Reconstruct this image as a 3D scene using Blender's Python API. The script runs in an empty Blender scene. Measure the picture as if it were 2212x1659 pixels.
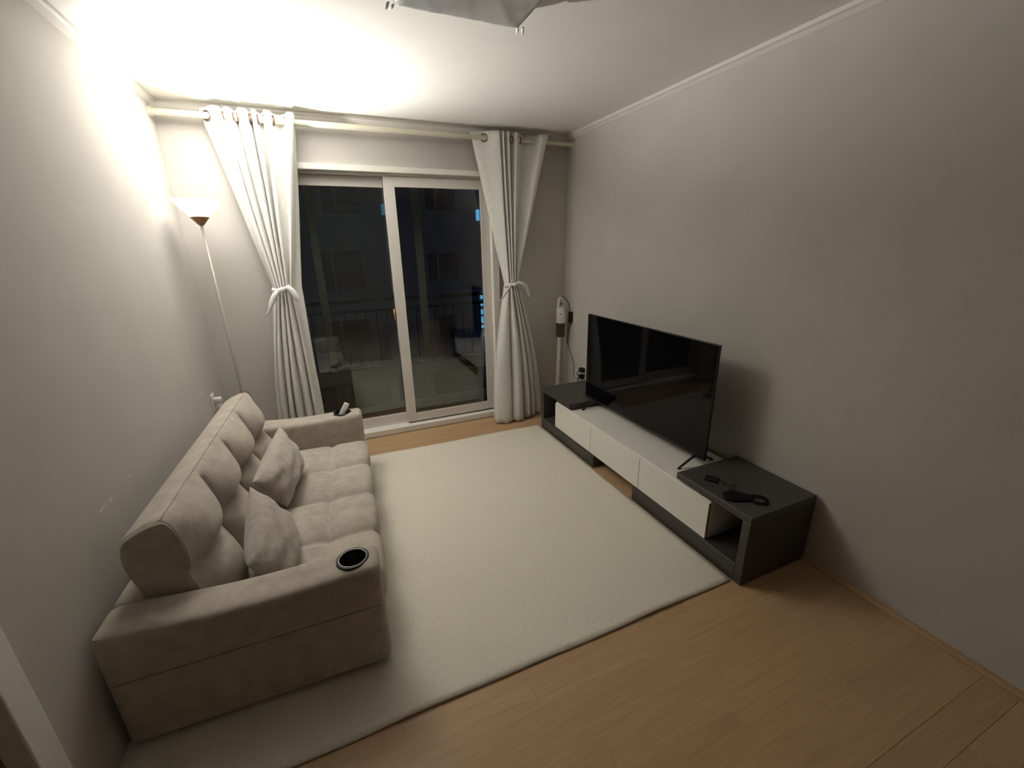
import bpy, bmesh, math, random
from mathutils import Vector, Matrix

random.seed(7)
scene = bpy.context.scene
COL = scene.collection
PI = math.pi

# ------------------------------------------------------------------ camera
F_PX, PITCH, YAW, ROLL, EYE = 912.2, -0.3173, 0.4001, -0.0203, 1.5
cam_data = bpy.data.cameras.new('camera')
cam_data.sensor_fit = 'HORIZONTAL'
cam_data.sensor_width = 36.0
cam_data.lens = 36.0 * F_PX / 2212.0
cam_data.clip_start = 0.02
cam = bpy.data.objects.new('camera', cam_data)
COL.objects.link(cam)
fwd = Vector((math.sin(YAW) * math.cos(PITCH), math.cos(YAW) * math.cos(PITCH), math.sin(PITCH)))
rgt = Vector((math.cos(YAW), -math.sin(YAW), 0))
upv = rgt.cross(fwd)
r2 = rgt * math.cos(ROLL) + upv * math.sin(ROLL)
u2 = -rgt * math.sin(ROLL) + upv * math.cos(ROLL)
cam.matrix_world = Matrix(((r2.x, u2.x, -fwd.x, 0), (r2.y, u2.y, -fwd.y, 0),
                           (r2.z, u2.z, -fwd.z, EYE), (0, 0, 0, 1)))
scene.camera = cam

# ------------------------------------------------------------------ night sky and exposure
world = bpy.data.worlds.new('night_sky')
scene.world = world
world.use_nodes = True
world.cycles.sampling_method = 'NONE'
wbg = world.node_tree.nodes['Background']
wbg.inputs[0].default_value = (0.20, 0.42, 1.0, 1)
wbg.inputs[1].default_value = 0.0032
scene.view_settings.view_transform = 'Standard'
scene.view_settings.look = 'None'
scene.view_settings.gamma = 1.0
scene.view_settings.use_curve_mapping = False
scene.view_settings.exposure = 3.0
scene.cycles.max_bounces = 10
scene.cycles.diffuse_bounces = 5
scene.cycles.glossy_bounces = 4
scene.cycles.transparent_max_bounces = 10
scene.cycles.use_denoising = True
BULB = 1.0     # emission of the bulb in the floor lamp
SPOT = 48.0       # added spot over the bulb, its beam tilted into the room
SPOT_DEG = 108
SPOT_TILT = math.radians(42)
SHADE = 0.6     # emission of its lit opal shade, outside
SHADE_IN = 0.45   # and inside
WARM = (1.0, 0.98, 0.925)

# ------------------------------------------------------------------ room dimensions (metres)
XL, XR = -0.79, 1.99          # left / right wall
YB, YN = 3.43, -2.2           # wall with the window / wall behind the camera
H = 2.345                     # ceiling

# ------------------------------------------------------------------ helpers
MATS = {}


def mat(name, col, rough=0.6, var=0.0, vscale=8.0, bump=0.0, bscale=200.0, metal=0.0, spec=0.5,
        stretch=None, sheen=0.0, dist=0.002):
    if name in MATS:
        return MATS[name]
    m = bpy.data.materials.new(name)
    m.use_nodes = True
    nt = m.node_tree
    b = nt.nodes['Principled BSDF']
    b.inputs['Base Color'].default_value = (*col, 1)
    b.inputs['Roughness'].default_value = rough
    b.inputs['Metallic'].default_value = metal
    b.inputs['Specular IOR Level'].default_value = spec
    if sheen:
        b.inputs['Sheen Weight'].default_value = sheen
    tc = nt.nodes.new('ShaderNodeTexCoord')
    vec = tc.outputs['Object']
    if stretch:
        mp = nt.nodes.new('ShaderNodeMapping')
        mp.inputs['Scale'].default_value = stretch
        nt.links.new(vec, mp.inputs['Vector'])
        vec = mp.outputs['Vector']
    if var:
        n = nt.nodes.new('ShaderNodeTexNoise')
        n.inputs['Scale'].default_value = vscale
        n.inputs['Detail'].default_value = 3
        n.inputs['Roughness'].default_value = 0.62
        nt.links.new(vec, n.inputs['Vector'])
        r = nt.nodes.new('ShaderNodeValToRGB')
        r.color_ramp.elements[0].position = 0.3
        r.color_ramp.elements[1].position = 0.7
        r.color_ramp.elements[0].color = (*[c * (1 - var) for c in col], 1)
        r.color_ramp.elements[1].color = (*[min(1, c * (1 + var)) for c in col], 1)
        nt.links.new(n.outputs['Fac'], r.inputs['Fac'])
        nt.links.new(r.outputs['Color'], b.inputs['Base Color'])
    if bump:
        n2 = nt.nodes.new('ShaderNodeTexNoise')
        n2.inputs['Scale'].default_value = bscale
        n2.inputs['Detail'].default_value = 2
        nt.links.new(vec, n2.inputs['Vector'])
        bp = nt.nodes.new('ShaderNodeBump')
        bp.inputs['Strength'].default_value = bump
        bp.inputs['Distance'].default_value = dist
        nt.links.new(n2.outputs['Fac'], bp.inputs['Height'])
        nt.links.new(bp.outputs['Normal'], b.inputs['Normal'])
    MATS[name] = m
    return m


def emit(name, col, strength):
    m = bpy.data.materials.new(name)
    m.use_nodes = True
    nt = m.node_tree
    nt.nodes.remove(nt.nodes['Principled BSDF'])
    e = nt.nodes.new('ShaderNodeEmission')
    e.inputs[0].default_value = (*col, 1)
    e.inputs[1].default_value = strength
    m.cycles.emission_sampling = 'NONE'
    nt.links.new(e.outputs[0], nt.nodes['Material Output'].inputs[0])
    MATS[name] = m
    return m


def glass_mat(name, tint, refl=1.0, ior=1.55, haze=0.0):
    m = bpy.data.materials.new(name)
    m.use_nodes = True
    nt = m.node_tree
    nt.nodes.remove(nt.nodes['Principled BSDF'])
    tr = nt.nodes.new('ShaderNodeBsdfTransparent')
    tr.inputs[0].default_value = (*tint, 1)
    gl = nt.nodes.new('ShaderNodeBsdfGlossy')
    gl.inputs['Roughness'].default_value = 0.012
    gl.inputs['Color'].default_value = (refl, refl, refl, 1)
    fr = nt.nodes.new('ShaderNodeFresnel')
    fr.inputs['IOR'].default_value = ior
    mx = nt.nodes.new('ShaderNodeMixShader')
    nt.links.new(fr.outputs[0], mx.inputs[0])
    nt.links.new(tr.outputs[0], mx.inputs[1])
    nt.links.new(gl.outputs[0], mx.inputs[2])
    last = mx
    if haze:
        df = nt.nodes.new('ShaderNodeBsdfDiffuse')
        df.inputs[0].default_value = (0.55, 0.58, 0.52, 1)
        m2 = nt.nodes.new('ShaderNodeMixShader')
        m2.inputs[0].default_value = haze
        nt.links.new(mx.outputs[0], m2.inputs[1])
        nt.links.new(df.outputs[0], m2.inputs[2])
        last = m2
    nt.links.new(last.outputs[0], nt.nodes['Material Output'].inputs[0])
    MATS[name] = m
    return m


def obj(name, bm, material=None, parent=None, smooth=False, kind=None):
    me = bpy.data.meshes.new(name)
    bmesh.ops.recalc_face_normals(bm, faces=bm.faces)
    bm.to_mesh(me)
    bm.free()
    if smooth:
        for p in me.polygons:
            p.use_smooth = True
    if material:
        me.materials.append(material)
    o = bpy.data.objects.new(name, me)
    COL.objects.link(o)
    if parent:
        o.parent = parent
    if kind:
        o['kind'] = kind
    return o


def empty(name, loc=(0, 0, 0), rz=0.0):
    o = bpy.data.objects.new(name, None)
    o.empty_display_size = 0.1
    COL.objects.link(o)
    o.location = loc
    o.rotation_euler = (0, 0, rz)
    return o


def tag(o, label, cat=None, group=None, kind=None):
    o['label'] = label
    if cat:
        o['category'] = cat
    if group:
        o['group'] = group
    if kind:
        o['kind'] = kind
    return o


def auto_smooth(o, ang=40):
    me = o.data
    for p in me.polygons:
        p.use_smooth = True
    me.set_sharp_from_angle(angle=math.radians(ang))


def NB():
    return bmesh.new()


def box(bm, x0, x1, y0, y1, z0, z1, bevel=0.0, seg=2):
    vs = [bm.verts.new(p) for p in ((x0, y0, z0), (x1, y0, z0), (x1, y1, z0), (x0, y1, z0),
                                    (x0, y0, z1), (x1, y0, z1), (x1, y1, z1), (x0, y1, z1))]
    fs = [bm.faces.new([vs[i] for i in q]) for q in
          ((0, 3, 2, 1), (4, 5, 6, 7), (0, 1, 5, 4), (1, 2, 6, 5), (2, 3, 7, 6), (3, 0, 4, 7))]
    if bevel:
        es = list({e for f in fs for e in f.edges})
        bmesh.ops.bevel(bm, geom=es, offset=bevel, segments=seg, profile=0.5, affect='EDGES')
    return bm


def prism(bm, poly, axis, a0, a1):
    """extrude a 2D polygon along an axis; poly in the two other axes in xyz order"""
    def P(p, a):
        return {'x': (a, p[0], p[1]), 'y': (p[0], a, p[1]), 'z': (p[0], p[1], a)}[axis]
    A = [bm.verts.new(P(p, a0)) for p in poly]
    B = [bm.verts.new(P(p, a1)) for p in poly]
    n = len(poly)
    bm.faces.new(A)
    bm.faces.new(B[::-1])
    for i in range(n):
        bm.faces.new((A[i], B[i], B[(i + 1) % n], A[(i + 1) % n]))
    return bm


def rbox(bm, lo, hi, r, n=(6, 6, 6), fn=None):
    """box with rounded edges on a fine grid, bent afterwards by fn(x,y,z)->(x,y,z)"""
    def samples(a, b, k):
        rr = min(r, (b - a) / 2 - 1e-5)
        s = [a, a + .15 * rr, a + .45 * rr, a + rr]
        for i in range(1, k):
            s.append(a + rr + (b - a - 2 * rr) * i / k)
        s += [b - rr, b - .45 * rr, b - .15 * rr, b]
        return s
    S = [samples(lo[i], hi[i], n[i]) for i in range(3)]
    cache = {}

    def V(p):
        key = tuple(round(c, 6) for c in p)
        if key in cache:
            return cache[key]
        c = [min(max(p[i], lo[i] + r), hi[i] - r) if hi[i] - lo[i] > 2 * r else (lo[i] + hi[i]) / 2 for i in range(3)]
        d = Vector(p) - Vector(c)
        q = Vector(c) + d.normalized() * r if d.length > r else Vector(p)
        if fn:
            q = Vector(fn(*q))
        v = bm.verts.new(q)
        cache[key] = v
        return v
    for ax in range(3):
        o1, o2 = [(1, 2), (0, 2), (0, 1)][ax]
        for val in (lo[ax], hi[ax]):
            for i in range(len(S[o1]) - 1):
                for j in range(len(S[o2]) - 1):
                    q = []
                    for a, b in ((i, j), (i + 1, j), (i + 1, j + 1), (i, j + 1)):
                        p = [0, 0, 0]
                        p[ax] = val
                        p[o1] = S[o1][a]
                        p[o2] = S[o2][b]
                        q.append(V(p))
                    if len(set(q)) == 4:
                        try:
                            bm.faces.new(q)
                        except ValueError:
                            pass
    return bm


def tube(bm, pts, r, seg=8, caps=True):
    pts = [Vector(p) for p in pts]
    rs = r if isinstance(r, (list, tuple)) else [r] * len(pts)
    rings = []
    prev = None
    for i, p in enumerate(pts):
        t = (pts[min(i + 1, len(pts) - 1)] - pts[max(i - 1, 0)]).normalized()
        if prev is None:
            a = Vector((0, 0, 1)) if abs(t.z) < 0.9 else Vector((1, 0, 0))
            u = t.cross(a).normalized()
        else:
            u = (prev - t * prev.dot(t)).normalized()
        prev = u
        v = t.cross(u)
        rings.append([bm.verts.new(p + (u * math.cos(2 * PI * k / seg) + v * math.sin(2 * PI * k / seg)) * rs[i]) for k in range(seg)])
    for a, b in zip(rings, rings[1:]):
        for k in range(seg):
            bm.faces.new((a[k], a[(k + 1) % seg], b[(k + 1) % seg], b[k]))
    if caps:
        bm.faces.new(rings[0][::-1])
        bm.faces.new(rings[-1])
    return bm


def lathe(bm, prof, c, seg=32, close=False):
    rings = []
    for r, z in prof:
        if r < 1e-6:
            rings.append([bm.verts.new((c[0], c[1], c[2] + z))])
        else:
            rings.append([bm.verts.new((c[0] + r * math.cos(2 * PI * k / seg), c[1] + r * math.sin(2 * PI * k / seg), c[2] + z)) for k in range(seg)])
    pairs = list(zip(rings, rings[1:]))
    if close:
        pairs.append((rings[-1], rings[0]))
    for a, b in pairs:
        for k in range(seg):
            k2 = (k + 1) % seg
            if len(a) == 1 and len(b) == 1:
                continue
            if len(a) == 1:
                bm.faces.new((a[0], b[k], b[k2]))
            elif len(b) == 1:
                bm.faces.new((a[k], a[k2], b[0]))
            else:
                bm.faces.new((a[k], a[k2], b[k2], b[k]))
    return bm


def torus(bm, c, R, r, nrm, seg=20, s2=6):
    nrm = Vector(nrm).normalized()
    a = Vector((0, 0, 1)) if abs(nrm.z) < 0.9 else Vector((1, 0, 0))
    u = nrm.cross(a).normalized()
    v = nrm.cross(u)
    c = Vector(c)
    rings = []
    for k in range(seg):
        d = u * math.cos(2 * PI * k / seg) + v * math.sin(2 * PI * k / seg)
        rings.append([bm.verts.new(c + d * (R + r * math.cos(2 * PI * j / s2)) + nrm * r * math.sin(2 * PI * j / s2)) for j in range(s2)])
    for k in range(seg):
        a, b = rings[k], rings[(k + 1) % seg]
        for j in range(s2):
            bm.faces.new((a[j], a[(j + 1) % s2], b[(j + 1) % s2], b[j]))
    return bm


def spline(pts, sub=6):
    """Catmull-Rom through n-d points"""
    P = [tuple(p) for p in pts]
    P = [tuple(2 * a - b for a, b in zip(P[0], P[1]))] + P + [tuple(2 * a - b for a, b in zip(P[-1], P[-2]))]
    out = []
    for i in range(1, len(P) - 2):
        for k in range(sub):
            t = k / sub
            out.append(tuple(0.5 * ((2 * b) + (-a + c) * t + (2 * a - 5 * b + 4 * c - d) * t * t + (-a + 3 * b - 3 * c + d) * t ** 3)
                             for a, b, c, d in zip(P[i - 1], P[i], P[i + 1], P[i + 2])))
    out.append(P[-2])
    return out


def grid_mesh(bm, rows):
    V = [[bm.verts.new(p) for p in r] for r in rows]
    for a, b in zip(V, V[1:]):
        for k in range(len(a) - 1):
            bm.faces.new((a[k], a[k + 1], b[k + 1], b[k]))
    return bm


def solidify(o, th, offset=0):
    m = o.modifiers.new('thickness', 'SOLIDIFY')
    m.thickness = th
    m.offset = offset


def cut(o, cutter_bm):
    """boolean difference, applied"""
    me = bpy.data.meshes.new('cutter')
    bmesh.ops.recalc_face_normals(cutter_bm, faces=cutter_bm.faces)
    cutter_bm.to_mesh(me)
    cutter_bm.free()
    c = bpy.data.objects.new('cutter', me)
    COL.objects.link(c)
    if o.parent:
        c.parent = o.parent
    c.matrix_basis = o.matrix_basis
    md = o.modifiers.new('cut', 'BOOLEAN')
    md.object = c
    md.operation = 'DIFFERENCE'
    md.solver = 'EXACT'
    dg = bpy.context.evaluated_depsgraph_get()
    new = bpy.data.meshes.new_from_object(o.evaluated_get(dg))
    o.modifiers.clear()
    old = o.data
    o.data = new
    bpy.data.meshes.remove(old)
    bpy.data.objects.remove(c)


# ------------------------------------------------------------------ materials
M_wall = mat('grey_wallpaper', (0.545, 0.518, 0.488), 0.85, var=0.035, vscale=3.0, spec=0.2)
M_ceil = mat('cream_ceiling_paper', (0.86, 0.845, 0.795), 0.85, var=0.02, vscale=2.5, spec=0.2)
M_trim = mat('trim_white', (0.70, 0.665, 0.62), 0.5, var=0.02)
M_pvc = mat('window_pvc', (0.70, 0.655, 0.62), 0.42, var=0.02, vscale=5)
M_pvcw = mat('window_casing_white', (0.82, 0.795, 0.74), 0.45, var=0.02, vscale=5)
M_curtain = mat('curtain_linen', (0.74, 0.73, 0.70), 0.9, var=0.06, vscale=60, bump=0.12, bscale=500, spec=0.1, stretch=(1, 1, 0.35))
M_sofa = mat('sofa_suede', (0.48, 0.425, 0.365), 0.9, var=0.15, vscale=17, bump=0.35, bscale=420, spec=0.12, sheen=0.25)
M_sofa_seam = mat('sofa_seam', (0.17, 0.145, 0.12), 0.9, var=0.1, bump=0.1)
M_pillow = mat('pillow_suede', (0.45, 0.40, 0.35), 0.88, var=0.14, vscale=40, bump=0.4, bscale=300, spec=0.12, sheen=0.3, stretch=(1, 1, 0.6))
M_rug = mat('rug_flatweave', (0.78, 0.73, 0.63), 0.95, var=0.07, vscale=180, bump=0.5, bscale=450, spec=0.05, stretch=(1, 0.5, 1))
M_dark = mat('console_charcoal', (0.060, 0.056, 0.050), 0.42, var=0.10, vscale=30)
M_white = mat('console_white', (0.85, 0.825, 0.77), 0.45, var=0.015, vscale=8)
M_edge = mat('chipboard_edge', (0.30, 0.19, 0.11), 0.8, var=0.2, vscale=90)
M_black = mat('black_plastic', (0.008, 0.008, 0.008), 0.35, var=0.1, vscale=20)
M_screen = mat('tv_screen', (0.003, 0.003, 0.004), 0.05, var=0.05, vscale=3, spec=0.2)
M_steel = mat('bright_steel', (0.36, 0.355, 0.35), 0.28, metal=1.0, var=0.05, vscale=40)
M_brass = mat('brass', (0.55, 0.36, 0.14), 0.3, metal=1.0, var=0.08, vscale=60)
M_bronze = mat('grommet_bronze', (0.16, 0.085, 0.055), 0.4, metal=0.6, var=0.1, vscale=60)
M_rod = mat('curtain_rod_ivory', (0.66, 0.62, 0.50), 0.4, var=0.03, vscale=12)
M_pole = mat('lamp_pole', (0.46, 0.43, 0.38), 0.35, metal=0.2, var=0.04, vscale=12)
M_wood = mat('lamp_wood', (0.30, 0.155, 0.075), 0.5, var=0.15, vscale=20, stretch=(1, 1, 6))
M_wplastic = mat('white_plastic', (0.78, 0.765, 0.74), 0.4, var=0.02, vscale=20)
M_bin = mat('vacuum_bin', (0.055, 0.043, 0.022), 0.25, var=0.1, vscale=30)
M_film = mat('plastic_film', (0.50, 0.505, 0.50), 0.24, var=0.10, vscale=9, bump=0.35, bscale=22, dist=0.004)
M_glint = mat('film_glint_white', (0.92, 0.92, 0.90), 0.35, var=0.08, vscale=30, bump=0.6, bscale=60)  # film tabs at the corners, glints put into the near-white colour
M_maskcloth = mat('black_cloth', (0.010, 0.010, 0.011), 0.95, var=0.2, vscale=60, bump=0.3, bscale=500, spec=0.1)
M_concrete = mat('night_facade', (0.42, 0.42, 0.44), 0.9, var=0.08, vscale=1.2)
M_roofdark = mat('facade_frame', (0.47, 0.47, 0.49), 0.7, var=0.05)
M_pane_dark = mat('dark_window', (0.085, 0.075, 0.065), 0.25, var=0.1, vscale=2)
M_iron = mat('railing_iron', (0.010, 0.010, 0.012), 0.5, var=0.1)
M_balc = mat('balcony_paint', (0.40, 0.40, 0.36), 0.8, var=0.05, vscale=4)
M_frost = mat('frosted_panel', (0.34, 0.335, 0.30), 0.4, var=0.05, vscale=4)
M_tile = mat('balcony_tile', (0.22, 0.18, 0.14), 0.6, var=0.12, vscale=7)
M_door = mat('door_wood', (0.13, 0.075, 0.035), 0.5, var=0.2, vscale=12, stretch=(1, 1, 0.15))
M_tear = mat('torn_paper', (0.72, 0.70, 0.66), 0.9, var=0.05, vscale=90)
M_shoe = mat('floor_molding', (0.46, 0.30, 0.155), 0.45, var=0.15, vscale=15, stretch=(1, 0.1, 1))
G_in = glass_mat('window_glass', (0.84, 0.88, 0.87), 1.0, 1.8)
G_left = glass_mat('window_glass_left', (0.80, 0.85, 0.83), 1.0, 1.8, haze=0.02)  # left pane, with a little pale diffuse mixed in
G_out = glass_mat('outer_glass', (0.86, 0.91, 0.93), 1.0, 1.5)


def floor_material():
    m = bpy.data.materials.new('oak_laminate')
    m.use_nodes = True
    nt = m.node_tree
    b = nt.nodes['Principled BSDF']
    b.inputs['Roughness'].default_value = 0.42
    b.inputs['Specular IOR Level'].default_value = 0.35
    tc = nt.nodes.new('ShaderNodeTexCoord')
    oi = nt.nodes.new('ShaderNodeObjectInfo')
    cmb = nt.nodes.new('ShaderNodeMath')
    cmb.operation = 'MULTIPLY'
    cmb.inputs[1].default_value = 37.0
    nt.links.new(oi.outputs['Random'], cmb.inputs[0])
    add = nt.nodes.new('ShaderNodeVectorMath')
    add.operation = 'ADD'
    nt.links.new(tc.outputs['Object'], add.inputs[0])
    nt.links.new(cmb.outputs[0], add.inputs[1])
    mp = nt.nodes.new('ShaderNodeMapping')
    mp.inputs['Scale'].default_value = (1.6, 26, 1)
    nt.links.new(add.outputs[0], mp.inputs['Vector'])
    n = nt.nodes.new('ShaderNodeTexNoise')
    n.inputs['Scale'].default_value = 2.2
    n.inputs['Detail'].default_value = 5
    n.inputs['Roughness'].default_value = 0.65
    n.inputs['Distortion'].default_value = 1.1
    nt.links.new(mp.outputs[0], n.inputs['Vector'])
    r = nt.nodes.new('ShaderNodeValToRGB')
    r.color_ramp.elements[0].position = 0.28
    r.color_ramp.elements[1].position = 0.72
    r.color_ramp.elements[0].color = (0.455, 0.29, 0.155, 1)
    r.color_ramp.elements[1].color = (0.555, 0.37, 0.21, 1)
    nt.links.new(n.outputs['Fac'], r.inputs['Fac'])
    hv = nt.nodes.new('ShaderNodeHueSaturation')
    mr = nt.nodes.new('ShaderNodeMapRange')
    mr.inputs['To Min'].default_value = 0.96
    mr.inputs['To Max'].default_value = 1.04
    nt.links.new(oi.outputs['Random'], mr.inputs['Value'])
    nt.links.new(mr.outputs[0], hv.inputs['Value'])
    nt.links.new(r.outputs['Color'], hv.inputs['Color'])
    nt.links.new(hv.outputs[0], b.inputs['Base Color'])
    bp = nt.nodes.new('ShaderNodeBump')
    bp.inputs['Strength'].default_value = 0.12
    bp.inputs['Distance'].default_value = 0.001
    nt.links.new(n.outputs['Fac'], bp.inputs['Height'])
    nt.links.new(bp.outputs[0], b.inputs['Normal'])
    return m


M_floor = floor_material()

# ================================================================== THE SETTING
# floor: slab plus single planks running across the room
fl = obj('floor', box(NB(), XL - .1, XR + .1, YN - .1, YB + .15, -0.12, -0.006), M_shoe, kind='structure')
fl['label'] = 'oak laminate plank floor of the living room'
PW, PL = 0.0915, 1.20
plank_mesh = {}
row = 0
y = 0.822
y0 = y - math.ceil((y - YN) / PW) * PW
while y0 < YB:
    off = (row * 0.37 * PL) % PL
    x = XL - off
    while x < XR:
        a, b_ = max(x, XL), min(x + PL, XR)
        ya, yb = max(y0, YN), min(y0 + PW, YB)
        if b_ - a > 0.02 and yb - ya > 0.01:
            key = (round(b_ - a, 3), round(yb - ya, 3))
            if key not in plank_mesh:
                bm = NB()
                box(bm, 0.0003, key[0] - 0.0003, 0.0003, key[1] - 0.0003, -0.006, 0.0)
                o = obj('plank', bm, M_floor, fl)
                plank_mesh[key] = o.data
            else:
                o = bpy.data.objects.new('plank', plank_mesh[key])
                COL.objects.link(o)
                o.parent = fl
            o.location = (a, ya, 0)
        x += PL
    y0 += PW
    row += 1

obj('ceiling', box(NB(), XL - .1, XR + .1, YN - .1, YB + .15, H, H + .1), M_ceil, kind='structure')
obj('wall_right', box(NB(), XR, XR + .1, YN - .1, YB + .15, 0, H), M_wall, kind='structure')
obj('wall_front', box(NB(), XL - .1, XR + .1, YN - .1, YN, 0, H), M_wall, kind='structure')
# left wall with a door opening close to the camera
DY0, DY1, DZ = 0.24, 1.085, 2.05
bm = NB()
box(bm, XL - .1, XL, DY1, YB + .15, 0, H)
box(bm, XL - .1, XL, YN - .1, DY0, 0, H)
box(bm, XL - .1, XL, DY0, DY1, DZ, H)
wl = obj('wall_left', bm, M_wall, kind='structure')
for (ya, za, yb, zb, w) in ((1.628, .693, 1.665, .696, .004), (1.668, .695, 1.682, .697, .003), (1.705, .690, 1.726, .692, .007),
                            (1.87, .692, 1.895, .694, .003), (1.965, .694, 1.985, .695, .003), (2.87, .697, 2.92, .690, .003),
                            (2.94, .690, 2.985, .686, .004)):
    bm = NB()
    A = [(XL + .0006, ya, za - w * .3), (XL + .0006, (ya + yb) / 2, (za + zb) / 2 - w), (XL + .0006, yb, zb - w * .2), (XL + .0006, yb - .004, zb + w * .6), (XL + .0006, ya + .006, za + w * .7)]
    va = [bm.verts.new(p) for p in A]
    vb = [bm.verts.new((XL - .0003, p[1], p[2])) for p in A]
    bm.faces.new(va)
    for i in range(5):
        bm.faces.new((va[i], va[(i + 1) % 5], vb[(i + 1) % 5], vb[i]))
    o = obj('wallpaper_tear', bm, M_tear, wl)
# door in the left wall
dr = empty('door_1', (XL, DY0, 0))
dr['kind'] = 'structure'
bm = NB()
box(bm, -.075, -.035, 0.01, DY1 - DY0 - .03, .008, DZ - .03, .003)
obj('door_leaf', bm, M_door, dr)
bm = NB()
box(bm, -.1, .012, DY1 - DY0 - .03, DY1 - DY0 + .046, 0, DZ + .046, .004)
box(bm, -.1, .012, -.046, .01, 0, DZ + .046, .004)
box(bm, -.1, .012, .01, DY1 - DY0 - .03, DZ - .03, DZ + .046, .004)
obj('door_casing', bm, M_pvcw, dr)
bm = NB()
tube(bm, [(-.035, .08, 1.0), (.015, .08, 1.0), (.015, .18, 1.0)], .009, 8)
lathe(bm, [(0, -.03), (.024, -.03), (.024, .03), (0, .03)], (-.03, .08, 1.0), 16)
obj('door_handle', bm, M_steel, dr)

# window wall with its opening
WX0, WX1, WZ0, WZ1 = -0.30, 1.325, 0.0, 2.03
bm = NB()
box(bm, XL - .1, WX0, YB, YB + .15, -.12, H)
box(bm, WX1, XR + .1, YB, YB + .15, -.12, H)
box(bm, WX0, WX1, YB, YB + .15, WZ1, H)
obj('wall_back', bm, M_wall, kind='structure')

# ceiling mouldings
prof = [(0, 0), (.030, 0), (.030, -.016), (.020, -.022), (.008, -.036), (0, -.041)]
bm = prism(NB(), [(XL + a, H + b) for a, b in prof], 'y', YN, YB)
obj('trim_1', bm, M_trim, kind='structure')
bm = prism(NB(), [(XR - a, H + b) for a, b in prof], 'y', YN, YB)
obj('trim_2', bm, M_trim, kind='structure')
bm = prism(NB(), [(YB - a, H + b) for a, b in prof], 'x', XL, XR)
obj('trim_3', bm, M_trim, kind='structure')
# low quarter-round along the right wall and the hidden skirting of the left one
q = [(0, 0), (-.026, 0), (-.024, .008), (-.016, .014), (0, .018)]
obj('baseboard_right', prism(NB(), [(XR + a, b) for a, b in q], 'y', YN, YB), M_shoe, kind='structure')

# ------------------------------------------------------------------ sliding window
win = empty('window_1', (0, YB, 0))
win['kind'] = 'structure'
bm = NB()
# flat casing boards around the opening, standing 3 cm off the wall
box(bm, -.335, WX0 + .02, -.03, .03, .052, 2.048, .002)
box(bm, 1.288, 1.345, -.03, .03, .052, 2.048, .002)
box(bm, WX0 + .02, 1.288, -.03, .03, 2.010, 2.048, .002)
obj('window_casing', bm, M_pvcw, win)
bm = NB()
box(bm, -.335, 1.345, -.032, .16, .004, .052, .003)
o = obj('window_sill', bm, M_pvcw, win)
bm = NB()   # frame with two tracks behind the casing
box(bm, WX0, -.268, .03, .16, .052, 2.03)
box(bm, 1.293, WX1, .03, .16, .052, 2.03)
box(bm, -.268, 1.293, .012, .16, 1.994, 2.03)
box(bm, -.268, 1.293, .064, .070, .052, .072)
obj('window_frame', bm, M_pvc, win)


def sash(x0, x1, z0, z1, y, st, glass, lock=None):
    bm = NB()
    d = .034
    for a in ((x0, x0 + st, z0, z1), (x1 - st, x1, z0, z1), (x0 + st, x1 - st, z0, z0 + .070), (x0 + st, x1 - st, z1 - .070, z1)):
        box(bm, a[0], a[1], y, y + d, a[2], a[3], .0025)
    s = obj('sash', bm, M_pvc, win)
    bm = NB()
    box(bm, x0 + st - .005, x1 - st + .005, y + .016, y + .020, z0 + .065, z1 - .065)
    obj('pane', bm, glass, s)
    if lock:
        bm = NB()
        lx, lz = lock
        box(bm, lx - .011, lx + .011, y - .006, y + .002, lz - .035, lz + .035, .003)
        tube(bm, [(lx, y - .004, lz + .02), (lx - .004, y - .02, lz + .03), (lx - .006, y - .024, lz - .02), (lx - .004, y - .022, lz - .05)], [.006, .007, .006, .004], 8)
        o = obj('crescent_lock', bm, M_brass, s, smooth=True)
        o['label'] = 'brass crescent lock'
    return s


sash(.480, 1.292, .067, 1.992, .018, .076, G_in)
sash(-.267, .558, .067, 1.992, .072, .076, G_left, lock=(.515 - .045, 1.0))

# ------------------------------------------------------------------ balcony outside the window
bal = obj('balcony_floor', box(NB(), -1.3, 2.7, YB + .15, 4.64, -.2, -.1), M_tile, kind='structure')
bm = NB()
box(bm, -1.1, -1.0, YB + .15, 4.42, -.2, 2.4)
box(bm, 2.3, 2.4, YB + .15, 4.42, -.2, 2.4)
box(bm, -1.1, 2.4, YB + .15, 4.42, 2.3, 2.4)
obj('balcony_shell', bm, M_balc, kind='structure')
w2 = empty('window_2', (0, 4.3, 0))
w2['kind'] = 'structure'
bm = NB()
box(bm, -1.0, 2.3, -.03, .03, .232, .36, .003)
obj('transom', bm, M_pvcw, w2)
bm = NB()
box(bm, -1.0, 2.3, -.03, .03, -.1, -.025, .003)
obj('bottom_rail', bm, M_pvcw, w2)
for (a, b_) in ((-.075, -.012), (.455, .54), (.85, .915), (1.62, 1.69)):
    obj('lower_post', box(NB(), a, b_, -.03, .03, -.025, .232, .002), M_pvcw, w2)
for (a, b_) in ((-.075, -.012), (.832, .905), (1.70, 1.77)):
    obj('mullion', box(NB(), a, b_, -.03, .03, .36, 2.2, .002), M_pvcw, w2)
obj('top_rail', box(NB(), -1.0, 2.3, -.03, .03, 2.2, 2.3, .002), M_pvcw, w2)
for (a, b_) in ((-1.0, -.075), (-.012, .455), (.54, .85), (.915, 1.62), (1.69, 2.3)):
    obj('lower_panel', box(NB(), a, b_, -.004, .004, -.025, .232), M_frost, w2)
for (a, b_) in ((-1.0, -.075), (-.012, .832), (.905, 1.70), (1.77, 2.3)):
    obj('upper_pane', box(NB(), a, b_, -.003, .003, .36, 2.2), G_out, w2)

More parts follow.
